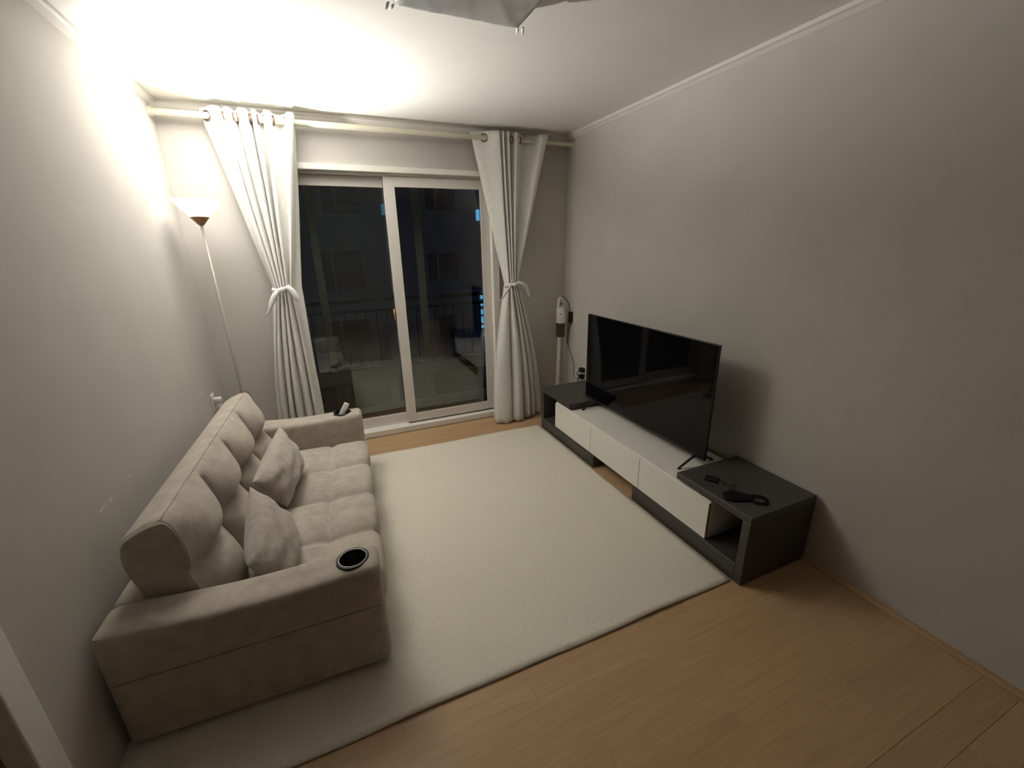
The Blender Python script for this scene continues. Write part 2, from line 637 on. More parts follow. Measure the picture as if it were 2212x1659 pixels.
rail = empty('balcony_railing', (0, 4.56, 0))
tag(rail, 'black iron balcony railing outside the sliding window', 'railing')
for nm, z, t in (('top_rail', .995, .018), ('middle_rail', .895, .012), ('bottom_rail', .322, .012)):
    obj(nm, box(NB(), -1.2, 2.6, -.015, .015, z - t, z + t), M_iron, rail)
for x in (-1.18, 2.58):
    obj('post', box(NB(), x - .02, x + .02, -.02, .02, -.0995, 1.0), M_iron, rail)
bar = None
for i in range(36):
    x = -1.11 + i * .1025
    if bar is None:
        bar = obj('baluster', box(NB(), -.006, .006, -.006, .006, .31, .90), M_iron, rail)
        o = bar
    else:
        o = bar.copy()
        COL.objects.link(o)
    o.location = (x, 0, 0)

# ------------------------------------------------------------------ neighbouring houses in the dark
bld = empty('apartment_building', (0, 11, -4))
tag(bld, 'dark blue apartment block seen at night through the window', 'building')
obj('facade', box(NB(), -9, 3.73, 0, 6, 0, 13), M_concrete, bld)
obj('ledge', box(NB(), -9, 3.80, -.15, 0, 4.30, 4.42), M_roofdark, bld)
M_lit = emit('lit_window_blue', (0.10, 0.42, 0.62), 0.05)
M_lit2 = emit('lit_window_cyan', (0.10, 0.50, 0.95), 0.11)


def bwin(x0, x1, z0, z1, pm, split=True):
    z0, z1 = z0 + 4, z1 + 4
    bm = NB()
    t = .05
    for a in ((x0, x0 + t, z0, z1), (x1 - t, x1, z0, z1), (x0 + t, x1 - t, z0, z0 + t), (x0 + t, x1 - t, z1 - t, z1)):
        box(bm, a[0], a[1], -.05, .01, a[2], a[3])
    if split:
        c = x0 + (x1 - x0) * .36
        box(bm, c - .02, c + .02, -.05, .01, z0 + t, z1 - t)
    f = obj('window_frame', bm, M_roofdark, bld)
    obj('pane', box(NB(), x0 + t, x1 - t, -.02, .005, z0 + t, z1 - t), pm, f)


bwin(2.35, 3.22, .60, 1.40, M_pane_dark)
bwin(2.50, 3.10, -.92, -.17, M_pane_dark, False)
bwin(2.40, 3.25, 2.3, 3.1, M_pane_dark)
bwin(-.2, .9, .5, 1.5, M_pane_dark)
bwin(-.2, .9, -1.2, -.1, M_pane_dark)
bwin(.1, 1.0, 2.2, 3.1, M_pane_dark)
bwin(1.36, 1.60, 2.18, 2.52, M_lit, False)
bwin(2.68, 2.80, 2.74, 3.0, M_lit, False)
far = empty('distant_building', (0, 26, -8))
tag(far, 'distant building with bright cyan lit windows behind the railing', 'building')
obj('facade', box(NB(), 7.5, 16, 0, 4, 0, 16), M_concrete, far)
M_lit3 = emit('distant_lights', (0.12, 0.50, 0.9), 0.16)
for (x, z, w, h) in ((9.06, 11.27, .40, .60), (9.05, 6.55, .26, .55), (9.06, 5.95, .30, .22), (9.05, 5.45, .34, .30), (9.04, 4.95, .30, .36), (9.06, 4.50, .32, .16), (9.12, 3.96, .16, .16)):
    obj('lit_window', box(NB(), x - w / 2, x + w / 2, -.06, 0, z - h / 2, z + h / 2), M_lit3, far)

# ================================================================== FLOOR LAMP (the only lamp in the room, plus an added spot)
LX, LY = -.617, 3.105
LS = 3.105 / 3.25
lamp = empty('floor_lamp', (LX, LY, 0))
tag(lamp, 'lit torchiere floor lamp with white cone shade and wooden collar in the corner', 'lamp')
ZC = 1.5 + LS * (1.650 - 1.5)      # tip of the wooden collar
obj('base', lathe(NB(), [(0, 0.001), (.125, .001), (.128, .006), (.125, .014), (.04, .022), (.014, .03), (0, .03)], (0, 0, 0), 32), M_pole, lamp, smooth=True)
obj('pole', tube(NB(), [(0.012, 0, .02), (0.006, 0, .8), (0, 0, ZC + .008)], .0082, 10), M_pole, lamp, smooth=True)


def lp_(pr):
    return [(r * LS, (z - 1.650) * LS) for r, z in pr]


obj('collar', lathe(NB(), lp_([(0, 1.648), (.012, 1.650), (.024, 1.664), (.051, 1.697), (.047, 1.699), (0, 1.699)]), (0, 0, ZC), 32), M_wood, lamp)


def shade_mat(name, strength):
    m = bpy.data.materials.new(name)
    m.use_nodes = True
    pb = m.node_tree.nodes['Principled BSDF']
    pb.inputs['Base Color'].default_value = (.85, .82, .76, 1)
    pb.inputs['Roughness'].default_value = .5
    pb.inputs['Emission Color'].default_value = (*WARM, 1)
    pb.inputs['Emission Strength'].default_value = strength
    m.cycles.emission_sampling = 'NONE'
    return m


sh = obj('shade', lathe(NB(), lp_([(.050, 1.699), (.128, 1.792), (.125, 1.793), (.048, 1.7025), (0, 1.7025), (0, 1.6995)]), (0, 0, ZC), 40), shade_mat('lit_opal_shade', SHADE), lamp)
sh.data.materials.append(shade_mat('lit_opal_shade_inside', SHADE_IN))
for p in sh.data.polygons:
    c = p.center
    if p.normal.x * c.x + p.normal.y * c.y < 0 or p.normal.z > .5:
        p.material_index = 1
spot_d = bpy.data.lights.new('added_lamp_spot', 'SPOT')  # added spot, not a real bulb; gives most of the room's light
spot_d.energy = SPOT
spot_d.color = WARM
spot_d.spot_size = math.radians(SPOT_DEG)
spot_d.spot_blend = 1.0
spot_d.shadow_soft_size = 0.02
spot = bpy.data.objects.new('added_lamp_spot', spot_d)
COL.objects.link(spot)
spot.parent = lamp
spot.location = (0, 0, ZC + .146 * LS)
spot.rotation_euler = Vector((math.sin(SPOT_TILT) * .82, -math.sin(SPOT_TILT) * .57, math.cos(SPOT_TILT))).to_track_quat('-Z', 'Y').to_euler()
bb = obj('bulb', lathe(NB(), lp_([(0, 1.793), (.010, 1.792), (.0135, 1.788), (.014, 1.780), (.014, 1.735), (.012, 1.728), (.011, 1.7035), (0, 1.7035)]), (0, 0, ZC), 16), emit('bulb_glow', WARM, BULB), lamp, smooth=True)

# ================================================================== CURTAIN ROD AND CURTAINS
RY, RZ = 3.335, 2.262
rod = empty('curtain_rod', (0, RY, RZ))
tag(rod, 'ivory telescopic curtain rod spanning the window wall under the ceiling', 'curtain rod')
obj('outer_tube', tube(NB(), [(XL + .004, 0, 0), (1.02, 0, 0)], .0185, 16), M_rod, rod, smooth=False)
obj('inner_tube', tube(NB(), [(1.02, 0, 0), (XR - .004, 0, 0)], .0160, 16), M_rod, rod)
for x0, x1 in ((XL, XL + .018), (XR - .018, XR)):
    obj('end_cap', tube(NB(), [(x0, 0, 0), (x1, 0, 0)], .026, 20), M_rod, rod)
for c in rod.children:
    auto_smooth(c, 50)


def curtain(name, top, tie, bot, ztie, label, grommets, band, tails, mid=None, conv=1.0):
    """top/tie/bot: same number of (x,y) fold points; the cloth runs through them"""
    root = empty(name, (sum(p[0] for p in tie) / len(tie), RY, 0.012))
    tag(root, label, 'curtain', 'grommet curtains at the sliding window')
    ox, oy, oz = root.location
    ZT, ZB = 2.306, 0.014
    SUB = 7
    T, I, B = spline(top, SUB), spline(tie, SUB), spline(bot, SUB)
    n = len(T)
    rows = []
    N1, N2 = 34, 30
    rnd = random.Random(hash(name) % 1000)
    for k in range(N1 + 1):
        t = k / N1
        z = ZT + (ztie - ZT) * t
        s = t ** conv
        s = s * (1 - .15 * math.sin(PI * t) * 0)
        r = []
        for j in range(n):
            x = T[j][0] + (I[j][0] - T[j][0]) * s
            yy = T[j][1] + (I[j][1] - T[j][1]) * (s ** 1.3)
            w = .003 * math.sin(5 * t + j * .06) * math.sin(PI * t)
            r.append((x + w - ox, yy + w * .6 - oy, z - oz))
        rows.append(r)
    for k in range(1, N2 + 1):
        t = k / N2
        z = ztie + (ZB - ztie) * t
        s = 1 - (1 - t) ** 1.9
        r = []
        for j in range(n):
            x = I[j][0] + (B[j][0] - I[j][0]) * s
            yy = I[j][1] + (B[j][1] - I[j][1]) * s
            w = .004 * math.sin(5 * t + j * .08) * math.sin(PI * t)
            zz = z + (.006 * math.sin(j * .55) * t)
            r.append((x + w - ox, yy + w * .6 - oy, max(zz, .006) - oz))
        rows.append(r)
    bm = grid_mesh(NB(), rows)
    c = obj('cloth', bm, M_curtain, root, smooth=True)
    solidify(c, .0022)
    for (gx, gy, gn) in grommets:
        g = obj('grommet', torus(NB(), (gx - ox, gy - oy, RZ - oz), .0255, .0042, gn, 22, 6), M_bronze, root, smooth=True)
        g['label'] = 'bronze grommet ring'
    # tie band
    bx0, bx1, by0, by1, bz = band
    bm = NB()
    ring = []
    for k in range(28):
        a = 2 * PI * k / 28
        cx, cy = (bx0 + bx1) / 2, (by0 + by1) / 2
        ex, ey = (bx1 - bx0) / 2, (by1 - by0) / 2
        ring.append((cx + ex * math.cos(a) - ox, cy + ey * math.sin(a) - oy, bz + .008 * math.cos(a) - oz))
    rr = []
    for dz, dr in ((-.022, .0), (-.012, .007), (0, .009), (.012, .007), (.022, .0)):
        row_ = []
        for k, p in enumerate(ring):
            a = 2 * PI * k / 28
            row_.append((p[0] + dr * math.cos(a), p[1] + dr * math.sin(a), p[2] + dz * (.7 + .3 * math.cos(2 * a))))
        row_.append(row_[0])
        rr.append(row_)
    grid_mesh(bm, rr)
    tb = obj('tie_band', bm, M_curtain, root, smooth=True)
    solidify(tb, .003)
    # knot
    kx, ky, kz = (bx0 + bx1) / 2 + .004, by0 - .012, bz
    bm = NB()
    bmesh.ops.create_icosphere(bm, subdivisions=2, radius=1)
    for v in bm.verts:
        v.co = Vector((v.co.x * .024, v.co.y * .013, v.co.z * .018 + .004 * math.sin(v.co.x * 4)))
        v.co += Vector((kx - ox, ky - oy, kz - oz))
    obj('knot', bm, M_curtain, tb, smooth=True)
    for pts, ws in tails:
        P = spline([tuple(p) for p in pts], 6)
        Wd = spline([(w,) for w in ws], 6)
        rows2 = []
        for i, p in enumerate(P):
            a = Vector(P[min(i + 1, len(P) - 1)]) - Vector(P[max(i - 1, 0)])
            side = a.cross(Vector((0, 1, 0))).normalized()
            w = Wd[i][0]
            rows2.append([(p[0] + side.x * w * u - ox, p[1] + .010 * (1 - u * u) * (w / .015) * -.6 - oy, p[2] + side.z * w * u - oz) for u in (-1, -.5, 0, .5, 1)])
        bm = grid_mesh(NB(), rows2)
        o = obj('tie_tail', bm, M_curtain, tb, smooth=True)
        solidify(o, .003)
    return root


F, B_, = 3.285, 3.372
top = [(-.555, B_), (-.51, 3.335), (-.468, F), (-.440, F + .005), (-.428, 3.335), (-.412, F + .012), (-.392, F), (-.376, 3.33), (-.365, B_), (-.352, 3.33),
       (-.332, F), (-.304, F + .004), (-.291, 3.34), (-.283, B_), (-.276, 3.33), (-.265, F), (-.252, F + .01), (-.245, 3.345), (-.228, B_ + .005), (-.212, 3.335),
       (-.203, F), (-.172, F + .006), (-.162, 3.34), (-.130, B_ + .005), (-.095, 3.345), (-.072, F), (-.044, F + .010), (-.040, 3.33), (-.036, B_)]
tie = [(-.335, 3.325), (-.330, 3.305), (-.322, 3.285), (-.312, 3.272), (-.307, 3.282), (-.302, 3.266), (-.296, 3.262), (-.292, 3.275), (-.290, 3.29), (-.287, 3.272),
       (-.284, 3.258), (-.278, 3.256), (-.274, 3.268), (-.272, 3.288), (-.270, 3.268), (-.266, 3.255), (-.261, 3.256), (-.258, 3.27), (-.256, 3.29), (-.254, 3.27),
       (-.250, 3.258), (-.244, 3.262), (-.240, 3.28), (-.236, 3.30), (-.230, 3.285), (-.224, 3.275), (-.215, 3.29), (-.195, 3.318), (-.160, 3.335)]
bot = [(-.470, 3.335), (-.468, 3.31), (-.462, 3.285), (-.452, 3.265), (-.440, 3.285), (-.428, 3.26), (-.414, 3.245), (-.404, 3.27), (-.396, 3.30), (-.388, 3.265),
       (-.376, 3.235), (-.360, 3.232), (-.350, 3.262), (-.343, 3.30), (-.335, 3.262), (-.322, 3.232), (-.304, 3.23), (-.292, 3.262), (-.284, 3.30), (-.274, 3.265),
       (-.258, 3.235), (-.240, 3.236), (-.228, 3.268), (-.220, 3.305), (-.210, 3.28), (-.198, 3.262), (-.185, 3.27), (-.172, 3.30), (-.155, 3.328)]
curtain('curtain', top, tie, bot, 1.255, 'light grey grommet curtain tied back beside the lit floor lamp',
        [(-.512, 3.335, (.6, .8, 0)), (-.428, 3.335, (1, .1, 0)), (-.377, 3.335, (1, .2, 0)), (-.352, 3.335, (1, .1, 0)), (-.291, 3.335, (1, .2, 0)),
         (-.277, 3.335, (1, .1, 0)), (-.246, 3.335, (1, .1, 0)), (-.212, 3.335, (1, .2, 0)), (-.162, 3.335, (1, .2, 0)), (-.092, 3.335, (.8, .5, 0))],
        (-.334, -.236, 3.240, 3.315, 1.248),
        [([(-.30, 3.225, 1.242), (-.325, 3.215, 1.215), (-.352, 3.212, 1.165), (-.372, 3.214, 1.125), (-.398, 3.216, 1.085)], [.010, .016, .015, .006, .004]),
         ([(-.255, 3.222, 1.262), (-.228, 3.212, 1.252), (-.202, 3.210, 1.205), (-.184, 3.212, 1.165), (-.176, 3.214, 1.10)], [.010, .017, .019, .010, .003])],
        conv=1.0)

top = [(1.135, B_ + .01), (1.165, 3.36), (1.225, 3.335), (1.285, 3.30), (1.322, F), (1.330, F + .006), (1.334, 3.335), (1.338, B_), (1.345, 3.335),
       (1.358, F), (1.368, F + .006), (1.374, 3.335), (1.379, B_ - .01), (1.386, 3.33), (1.398, F), (1.412, F + .006), (1.420, 3.335), (1.432, B_), (1.446, 3.335),
       (1.462, F), (1.478, F + .005), (1.505, 3.32), (1.545, B_ - .01), (1.562, B_ + .01), (1.60, 3.36), (1.648, 3.335), (1.690, F), (1.738, F + .008), (1.745, 3.33)]
tie = [(1.345, 3.30), (1.347, 3.28), (1.352, 3.262), (1.358, 3.25), (1.364, 3.243), (1.369, 3.252), (1.372, 3.268), (1.374, 3.285), (1.377, 3.265),
       (1.381, 3.242), (1.386, 3.240), (1.390, 3.256), (1.392, 3.28), (1.394, 3.258), (1.398, 3.240), (1.404, 3.240), (1.408, 3.256), (1.410, 3.28), (1.412, 3.258),
       (1.416, 3.242), (1.422, 3.243), (1.427, 3.258), (1.430, 3.28), (1.433, 3.262), (1.437, 3.25), (1.442, 3.252), (1.446, 3.262), (1.450, 3.28), (1.452, 3.30)]
bot = [(1.228, 3.33), (1.215, 3.29), (1.205, 3.24), (1.212, 3.215), (1.262, 3.19), (1.318, 3.182), (1.345, 3.195), (1.352, 3.25), (1.358, 3.21),
       (1.386, 3.185), (1.420, 3.175), (1.462, 3.195), (1.478, 3.27), (1.484, 3.30), (1.490, 3.24), (1.515, 3.205), (1.532, 3.212), (1.540, 3.28), (1.546, 3.31),
       (1.552, 3.26), (1.572, 3.225), (1.588, 3.235), (1.596, 3.29), (1.602, 3.32), (1.612, 3.29), (1.640, 3.262), (1.668, 3.272), (1.684, 3.31), (1.690, 3.34)]
curtain('curtain', top, tie, bot, 1.20, 'light grey grommet curtain tied back nearest the stick vacuum',
        [(1.225, 3.335, (.45, .9, 0)), (1.334, 3.335, (1, .1, 0)), (1.374, 3.335, (1, .1, 0)), (1.42, 3.335, (1, .2, 0)), (1.446, 3.335, (1, .2, 0)), (1.50, 3.335, (.6, .8, 0)), (1.648, 3.335, (.6, .8, 0))],
        (1.342, 1.455, 3.224, 3.312, 1.198),
        [([(1.375, 3.212, 1.195), (1.345, 3.204, 1.170), (1.305, 3.204, 1.120), (1.268, 3.206, 1.072)], [.008, .008, .007, .004]),
         ([(1.415, 3.210, 1.205), (1.455, 3.202, 1.205), (1.500, 3.202, 1.178), (1.518, 3.204, 1.125), (1.530, 3.206, 1.095)], [.008, .012, .012, .009, .006])],
        conv=1.0)

# ================================================================== RUG
bm = NB()
nx, ny = 90, 80
RX0, RX1, RY0, RY1 = -.788, 1.528, 1.062, 3.045
rows = []
for j in range(ny + 1):
    r = []
    v = j / ny
    for i in range(nx + 1):
        u = i / nx
        x = RX0 + (RX1 - RX0) * u
        yn = RY0 + .0018 * math.sin(5.5 * x + .4) + .0012 * math.sin(13 * x) - .012 * max(0, u - .75)
        yf = RY1 + .035 * (1 - u) + .003 * math.sin(7 * x) - .012 * u
        y = yn + (yf - yn) * v
        edge = max(0, 1 - v * 22)
        z = .009 + .004 * edge * max(0, math.sin(6.2 * x + 1.0)) ** 2 + .0012 * math.sin(9 * x + 4 * y) * math.sin(6 * y)
        z += .0025 * math.exp(-((y - 1.66 - .03 * x) / .02) ** 2) * (.4 < x < .9 or 0.3) * .5
        r.append((x, y, z))
    rows.append(r)
grid_mesh(bm, rows)
rug = obj('area_rug', bm, M_rug, smooth=True)
solidify(rug, .007, -1)
tag(rug, 'cream flat-woven rug between the sofa and the television console', 'rug')

# ================================================================== SOFA
SR = math.radians(-2.0)
sofa = empty('sofa', (0.028, 1.283, 0.0175), SR)
tag(sofa, 'taupe suede sofa bed with tufted seat and cup holder arms', 'sofa')
S0 = 0.0175
ARM = .440
LEN = 1.665


def sag(x, y, z):
    t = min(max(-x / .80, 0), 1)
    d = .018 * math.sin(PI * min(1, max(0, (t - .08) / .8))) if z > .25 else 0
    b = .008 * math.sin(PI * min(1, max(0, z / ARM))) * math.sin(PI * t)
    return (x, y, z - d * max(0, (z - .25) / (ARM - .25)))


def arm(y0, y1, splay, far):
    bm = NB()
    rbox(bm, (-.80, y0, .002), (0.006, y1, ARM), .032, (16, 4, 10), sag)
    o = obj('armrest', bm, M_sofa, sofa, smooth=True)
    cx, cy = (-.112 if far else -.082), (y0 + y1) / 2
    cm = NB()
    lathe(cm, [(0, ARM - .075), (.0475, ARM - .075), (.0475, ARM + .05), (0, ARM + .05)], (cx, cy, 0), 40)
    if splay:
        o.location = (0, 0, 0)
    cut(o, cm)
    auto_smooth(o, 35)
    cup = NB()
    lathe(cup, [(0, ARM - .072), (.044, ARM - .072), (.0462, ARM - .068), (.0465, ARM - .004), (.0455, ARM + .000), (0.0440, ARM - .004), (.0435, ARM - .066), (0, ARM - .068)], (cx, cy, 0), 40)
    ch = obj('cup_holder', cup, M_black, o, smooth=True)
    ch['label'] = 'black round cup holder'
    rg = obj('cup_rim', lathe(NB(), [(.0445, ARM + .0005), (.0452, ARM + .0030), (.0482, ARM + .0030), (.0488, ARM + .000), (.0480, ARM - .003), (.0455, ARM - .003)], (cx, cy, 0), 44, True), M_steel if not far else M_black, ch, smooth=True)
    rg2 = obj('cup_collar', lathe(NB(), [(.0488, ARM - .001), (.0492, ARM + .0022), (.0552, ARM + .0015), (.0560, ARM - .003), (.0492, ARM - .004)], (cx, cy, 0), 44, True), M_black, ch, smooth=True)
    # stitched seams along both top edges
    ysd = y1 + .0008 if far else y0 - .0008
    obj('seam', tube(NB(), [(-.775 + .76 * k / 20, ysd, .262 + .012 * k / 20) for k in range(21)], .0011, 5), M_sofa_seam, o)
    for ys in (y0 + .012, y1 - .012):
        pts = []
        for k in range(33):
            x = -.785 + .765 * k / 32
            zz = ARM - .0112
            p = sag(x, ys, zz)
            pts.append((p[0], p[1] + (-.0008 if ys < (y0 + y1) / 2 else .0008), p[2] + .0012))
        obj('seam', tube(NB(), pts, .0012, 5), M_sofa_seam, o)
    if splay:
        # the far arm stands slightly open: turn about its front inner corner
        o.matrix_basis = Matrix.Translation((0, y0, 0)) @ Matrix.Rotation(splay, 4, 'Z') @ Matrix.Translation((0, -y0, 0))
    return o


arm(0.0, .15, 0, False)
arm(1.512, 1.662, math.radians(-3.5), True)

# base under the seat and the frame behind the backrest
bm = NB()
rbox(bm, (-.775, .152, .004), (-.012, 1.508, .120), .012, (4, 8, 2))
obj('base', bm, M_sofa, sofa, smooth=True)
bm = NB()
rbox(bm, (-.802, .150, .10), (-.690, 1.535, ARM - .012), .022, (3, 8, 4))
obj('back_frame', bm, M_sofa, sofa, smooth=True)

# tufted seat: four columns, two rows
NC = 4
SY0, SY1 = .150, 1.512


def crease(t, n, sharp=.16):
    """0 on the seams, 1 between them"""
    f = (t * n) % 1.0
    d = min(f, 1 - f)
    return 1 - math.exp(-(d / sharp) ** 1.15 * 2.2)


def seat_fn(x, y, z):
    u = (y - SY0) / (SY1 - SY0)
    v = (x + .60) / .615
    cu = crease(u, NC, .15) if .01 < u < .99 else 1
    row = v
    fv = abs(v - .66)
    cv = 1 - math.exp(-(fv / .055) ** 1.15 * 2.0)
    top = max(0, min(1, (z - .18) / .07))
    front = max(0, min(1, (x + .03) / .045))
    w = max(top, front * .8)
    dome = .012 * math.sin(PI * ((u * NC) % 1)) * (math.sin(PI * min(1, max(0, v / .66))) if v < .66 else math.sin(PI * min(1, (v - .66) / .5)) ** .6)
    zz = z - .030 * (1 - cu) * top - .017 * (1 - cv) * top + dome * top
    xx = x - .012 * (1 - cu) * front + .008 * front * math.sin(PI * ((u * NC) % 1))
    return (xx, y, zz)


bm = NB()
rbox(bm, (-.60, SY0 + .002, .122), (.018, SY1 - .002, .268), .040, (46, 132, 3), seat_fn)
obj('seat_cushion', bm, M_sofa, sofa, smooth=True)

# backrest: swept profile, four columns, bulging top roll and lower roll
def back_section(bulge):
    b = bulge
    pts = [(-.650, .215), (-.690, .27), (-.708, .36), (-.722, .44), (-.742, .53), (-.744, .595), (-.728, .640), (-.696, .664),
           (-.656, .682), (-.622, .690), (-.607, .687),
           (-.594 + .010 * b, .668), (-.588 + .034 * b, .636), (-.584 + .056 * b, .592), (-.582 + .066 * b, .550), (-.582 + .056 * b, .512), (-.582 + .030 * b, .486),
           (-.582 + .014 * b, .470),
           (-.580 + .036 * b, .452), (-.578 + .072 * b, .415), (-.572 + .088 * b, .370), (-.560 + .086 * b, .325), (-.555 + .074 * b, .28), (-.555 + .05 * b, .24), (-.59, .215)]
    return spline(pts, 3)


BY0, BY1 = .158, 1.502
rings = []
NS = 112
for k in range(NS + 1):
    t = k / NS
    y = BY0 + (BY1 - BY0) * t
    f = (t * NC) % 1.0
    d = min(f, 1 - f)
    edge = min(t, 1 - t) * NC
    b = 1.12 * max(0.0, math.sin(PI * f)) ** .55 - .12
    if edge < .5:
        b = .18 + (b - .18) * (1 - math.exp(-(edge / .10) ** 1.2))
    if d < .004 and edge > .2:
        b = -.40
    sec = back_section(b)
    e = min(t, 1 - t) * (BY1 - BY0)
    shrink = 1 - .5 * max(0, 1 - e / .03) ** 2 * .12
    cx = sum(p[0] for p in sec) / len(sec)
    cz = sum(p[1] for p in sec) / len(sec)
    dip = (1 - math.exp(-(d / .05) ** 1.2)) if edge > .12 else 1
    rings.append([(cx + (p[0] - cx) * shrink, y, cz + (p[1] - cz) * shrink - (.006 * (1 - dip) if p[1] > .6 and p[0] > -.66 else 0)) for p in sec])
bm = NB()
V = [[bm.verts.new(p) for p in r] for r in rings]
n = len(V[0])
for a, b_ in zip(V, V[1:]):
    for k in range(n):
        bm.faces.new((a[k], a[(k + 1) % n], b_[(k + 1) % n], b_[k]))
bm.faces.new(V[0])
bm.faces.new(V[-1][::-1])
o = obj('backrest', bm, M_sofa, sofa)
auto_smooth(o, 50)
# ridge seam on the top of the backrest and around the near end
pts = [(-.614, BY0 + (BY1 - BY0) * k / 40, .6905) for k in range(41)]
obj('seam', tube(NB(), pts, .0011, 5), M_sofa_seam, o)
for yy in (BY0 - .0008, BY1 + .0008):
    sec = back_section(.18)
    obj('seam', tube(NB(), [(p[0], yy, p[1]) for p in sec[27:48]], .0011, 5), M_sofa_seam, o)
for fx, fy in ((-.74, .07), (-.74, 1.59), (-.06, .07), (-.06, 1.59)):
    pass


# ------------------------------------------------------------------ throw pillows
def pillow(label, c00, c10, c11, c01, th, seed):
    """corners: c00 bottom near, c10 bottom far, c11 top far, c01 top near"""
    C = [Vector(c) for c in (c00, c10, c11, c01)]
    ctr = sum(C, Vector()) / 4
    ctrb = Vector((ctr.x, ctr.y, min(c.z for c in C)))
    nrm = (C[1] - C[0] + C[2] - C[3]).cross(C[3] - C[0] + C[2] - C[1]).normalized()
    if nrm.x < 0:
        nrm = -nrm
    rnd = random.Random(seed)
    ph = [rnd.uniform(0, 6) for _ in range(6)]
    n = 44
    bm = NB()
    faces = []
    grid = {}
    for side in (1, -1):
        for i in range(n + 1):
            for j in range(n + 1):
                u, v = i / n, j / n
                bd = i in (0, n) or j in (0, n)
                if bd and (0, i, j) in grid:
                    grid[(side, i, j)] = grid[(0, i, j)]
                    continue
                a, b = 2 * u - 1, 2 * v - 1
                pin = .035
                au = a * (1 - pin * (1 - b * b) * 0.9) if True else a
                bv = b * (1 - pin * 1.6 * (1 - a * a))
                uu, vv = (au + 1) / 2, (bv + 1) / 2
                p = C[0] * (1 - uu) * (1 - vv) + C[1] * uu * (1 - vv) + C[2] * uu * vv + C[3] * (1 - uu) * vv
                prof = ((1 - a ** 2) ** .52) * ((1 - b ** 2) ** .48)
                wr = .006 * math.sin(16 * v + 5 * u + ph[0]) * (1 - abs(a)) ** .5 * abs(a) * 2 + .005 * math.sin(23 * u + 7 * v + ph[1]) * (abs(b) ** 2)
                wr += .004 * math.sin(11 * u - 19 * v + ph[2])
                p = p + nrm * side * (th / 2 * prof + wr * prof ** .5 * (1 if side > 0 else .3))
                vtx = bm.verts.new(p - ctrb)
                grid[(side, i, j)] = vtx
                if bd:
                    grid[(0, i, j)] = vtx
    for side in (1, -1):
        for i in range(n):
            for j in range(n):
                q = [grid[(side, i, j)], grid[(side, i + 1, j)], grid[(side, i + 1, j + 1)], grid[(side, i, j + 1)]]
                if len(set(q)) == 4:
                    try:
                        bm.faces.new(q if side > 0 else q[::-1])
                    except ValueError:
                        pass
    o = obj('throw_pillow', bm, M_pillow, smooth=True)
    o.location = ctrb
    tag(o, label, 'pillow', 'throw pillows on the sofa')
    return o


pillow('taupe throw pillow further from the near armrest, leaning on the sofa back',
       (-.326, 2.06, .312), (-.276, 2.50, .314), (-.356, 2.52, .560), (-.430, 1.99, .515), .155, 3)
pillow('wrinkled taupe throw pillow tucked against the near sofa armrest',
       (-.272, 1.495, .308), (-.285, 1.88, .308), (-.415, 1.86, .563), (-.390, 1.47, .460), .150, 5)

# ------------------------------------------------------------------ remote control standing in the far cup holder
rm = empty('remote_control', (-.052, 2.876, .405))
tag(rm, 'white remote control standing in the far armrest cup holder', 'remote control')
bm = NB()
rbox(bm, (-.018, -.007, -.008), (.018, .007, .128), .0065, (3, 2, 6))
rbody = obj('body', bm, M_wplastic, rm, smooth=True)
for zz in (.055, .068, .081, .094):
    for xx in (-.008, 0, .008):
        obj('button', lathe(NB(), [(0, .0012), (.0026, .0012), (.0028, 0), (0, 0)], (0, 0, 0), 8), M_wplastic, rbody).matrix_basis = Matrix.Translation((xx, -.0070, zz)) @ Matrix.Rotation(PI / 2, 4, 'X')
rm.rotation_euler = (math.radians(-12), math.radians(30), math.radians(-12))

# ================================================================== TV CONSOLE
CX0 = 1.540
CX1 = 1.972


def end_unit(name, label, y_out, y_top, y_base):
    """dark C-shaped end: top panel, side panel, low plinth box; y_out is the outer end"""
    s = 1 if y_top > y_out else -1
    e = empty(name, ((CX0 + CX1) / 2, (y_out + y_base) / 2, 0))
    tag(e, label, 'cabinet', 'charcoal end units of the television console')
    ox, oy = e.location.x, e.location.y

    def B(nm, ya, yb, z0, z1, x0=CX0, x1=CX1):
        a, b = sorted((ya, yb))
        return obj(nm, box(NB(), x0 - ox, x1 - ox, a - oy, b - oy, z0, z1, .0015, 1), M_dark, e)
    B('top_panel', y_out, y_top, .326, .360)
    B('side_panel', y_out, y_out + s * .040, .0005, .3255)
    B('plinth', y_out + s * .0405, y_base, .0005, .092)
    B('back_panel', y_out + s * .0405, y_top - s * .08, .0925, .3255, CX1 - .012, CX1)
    return e


end_unit('console_end_unit', 'charcoal open console end unit holding the keys and black face mask', 1.020, 1.458, 1.790)
end_unit('console_end_unit', 'charcoal open console end unit beside the window curtain and vacuum', 3.005, 2.548, 2.214)

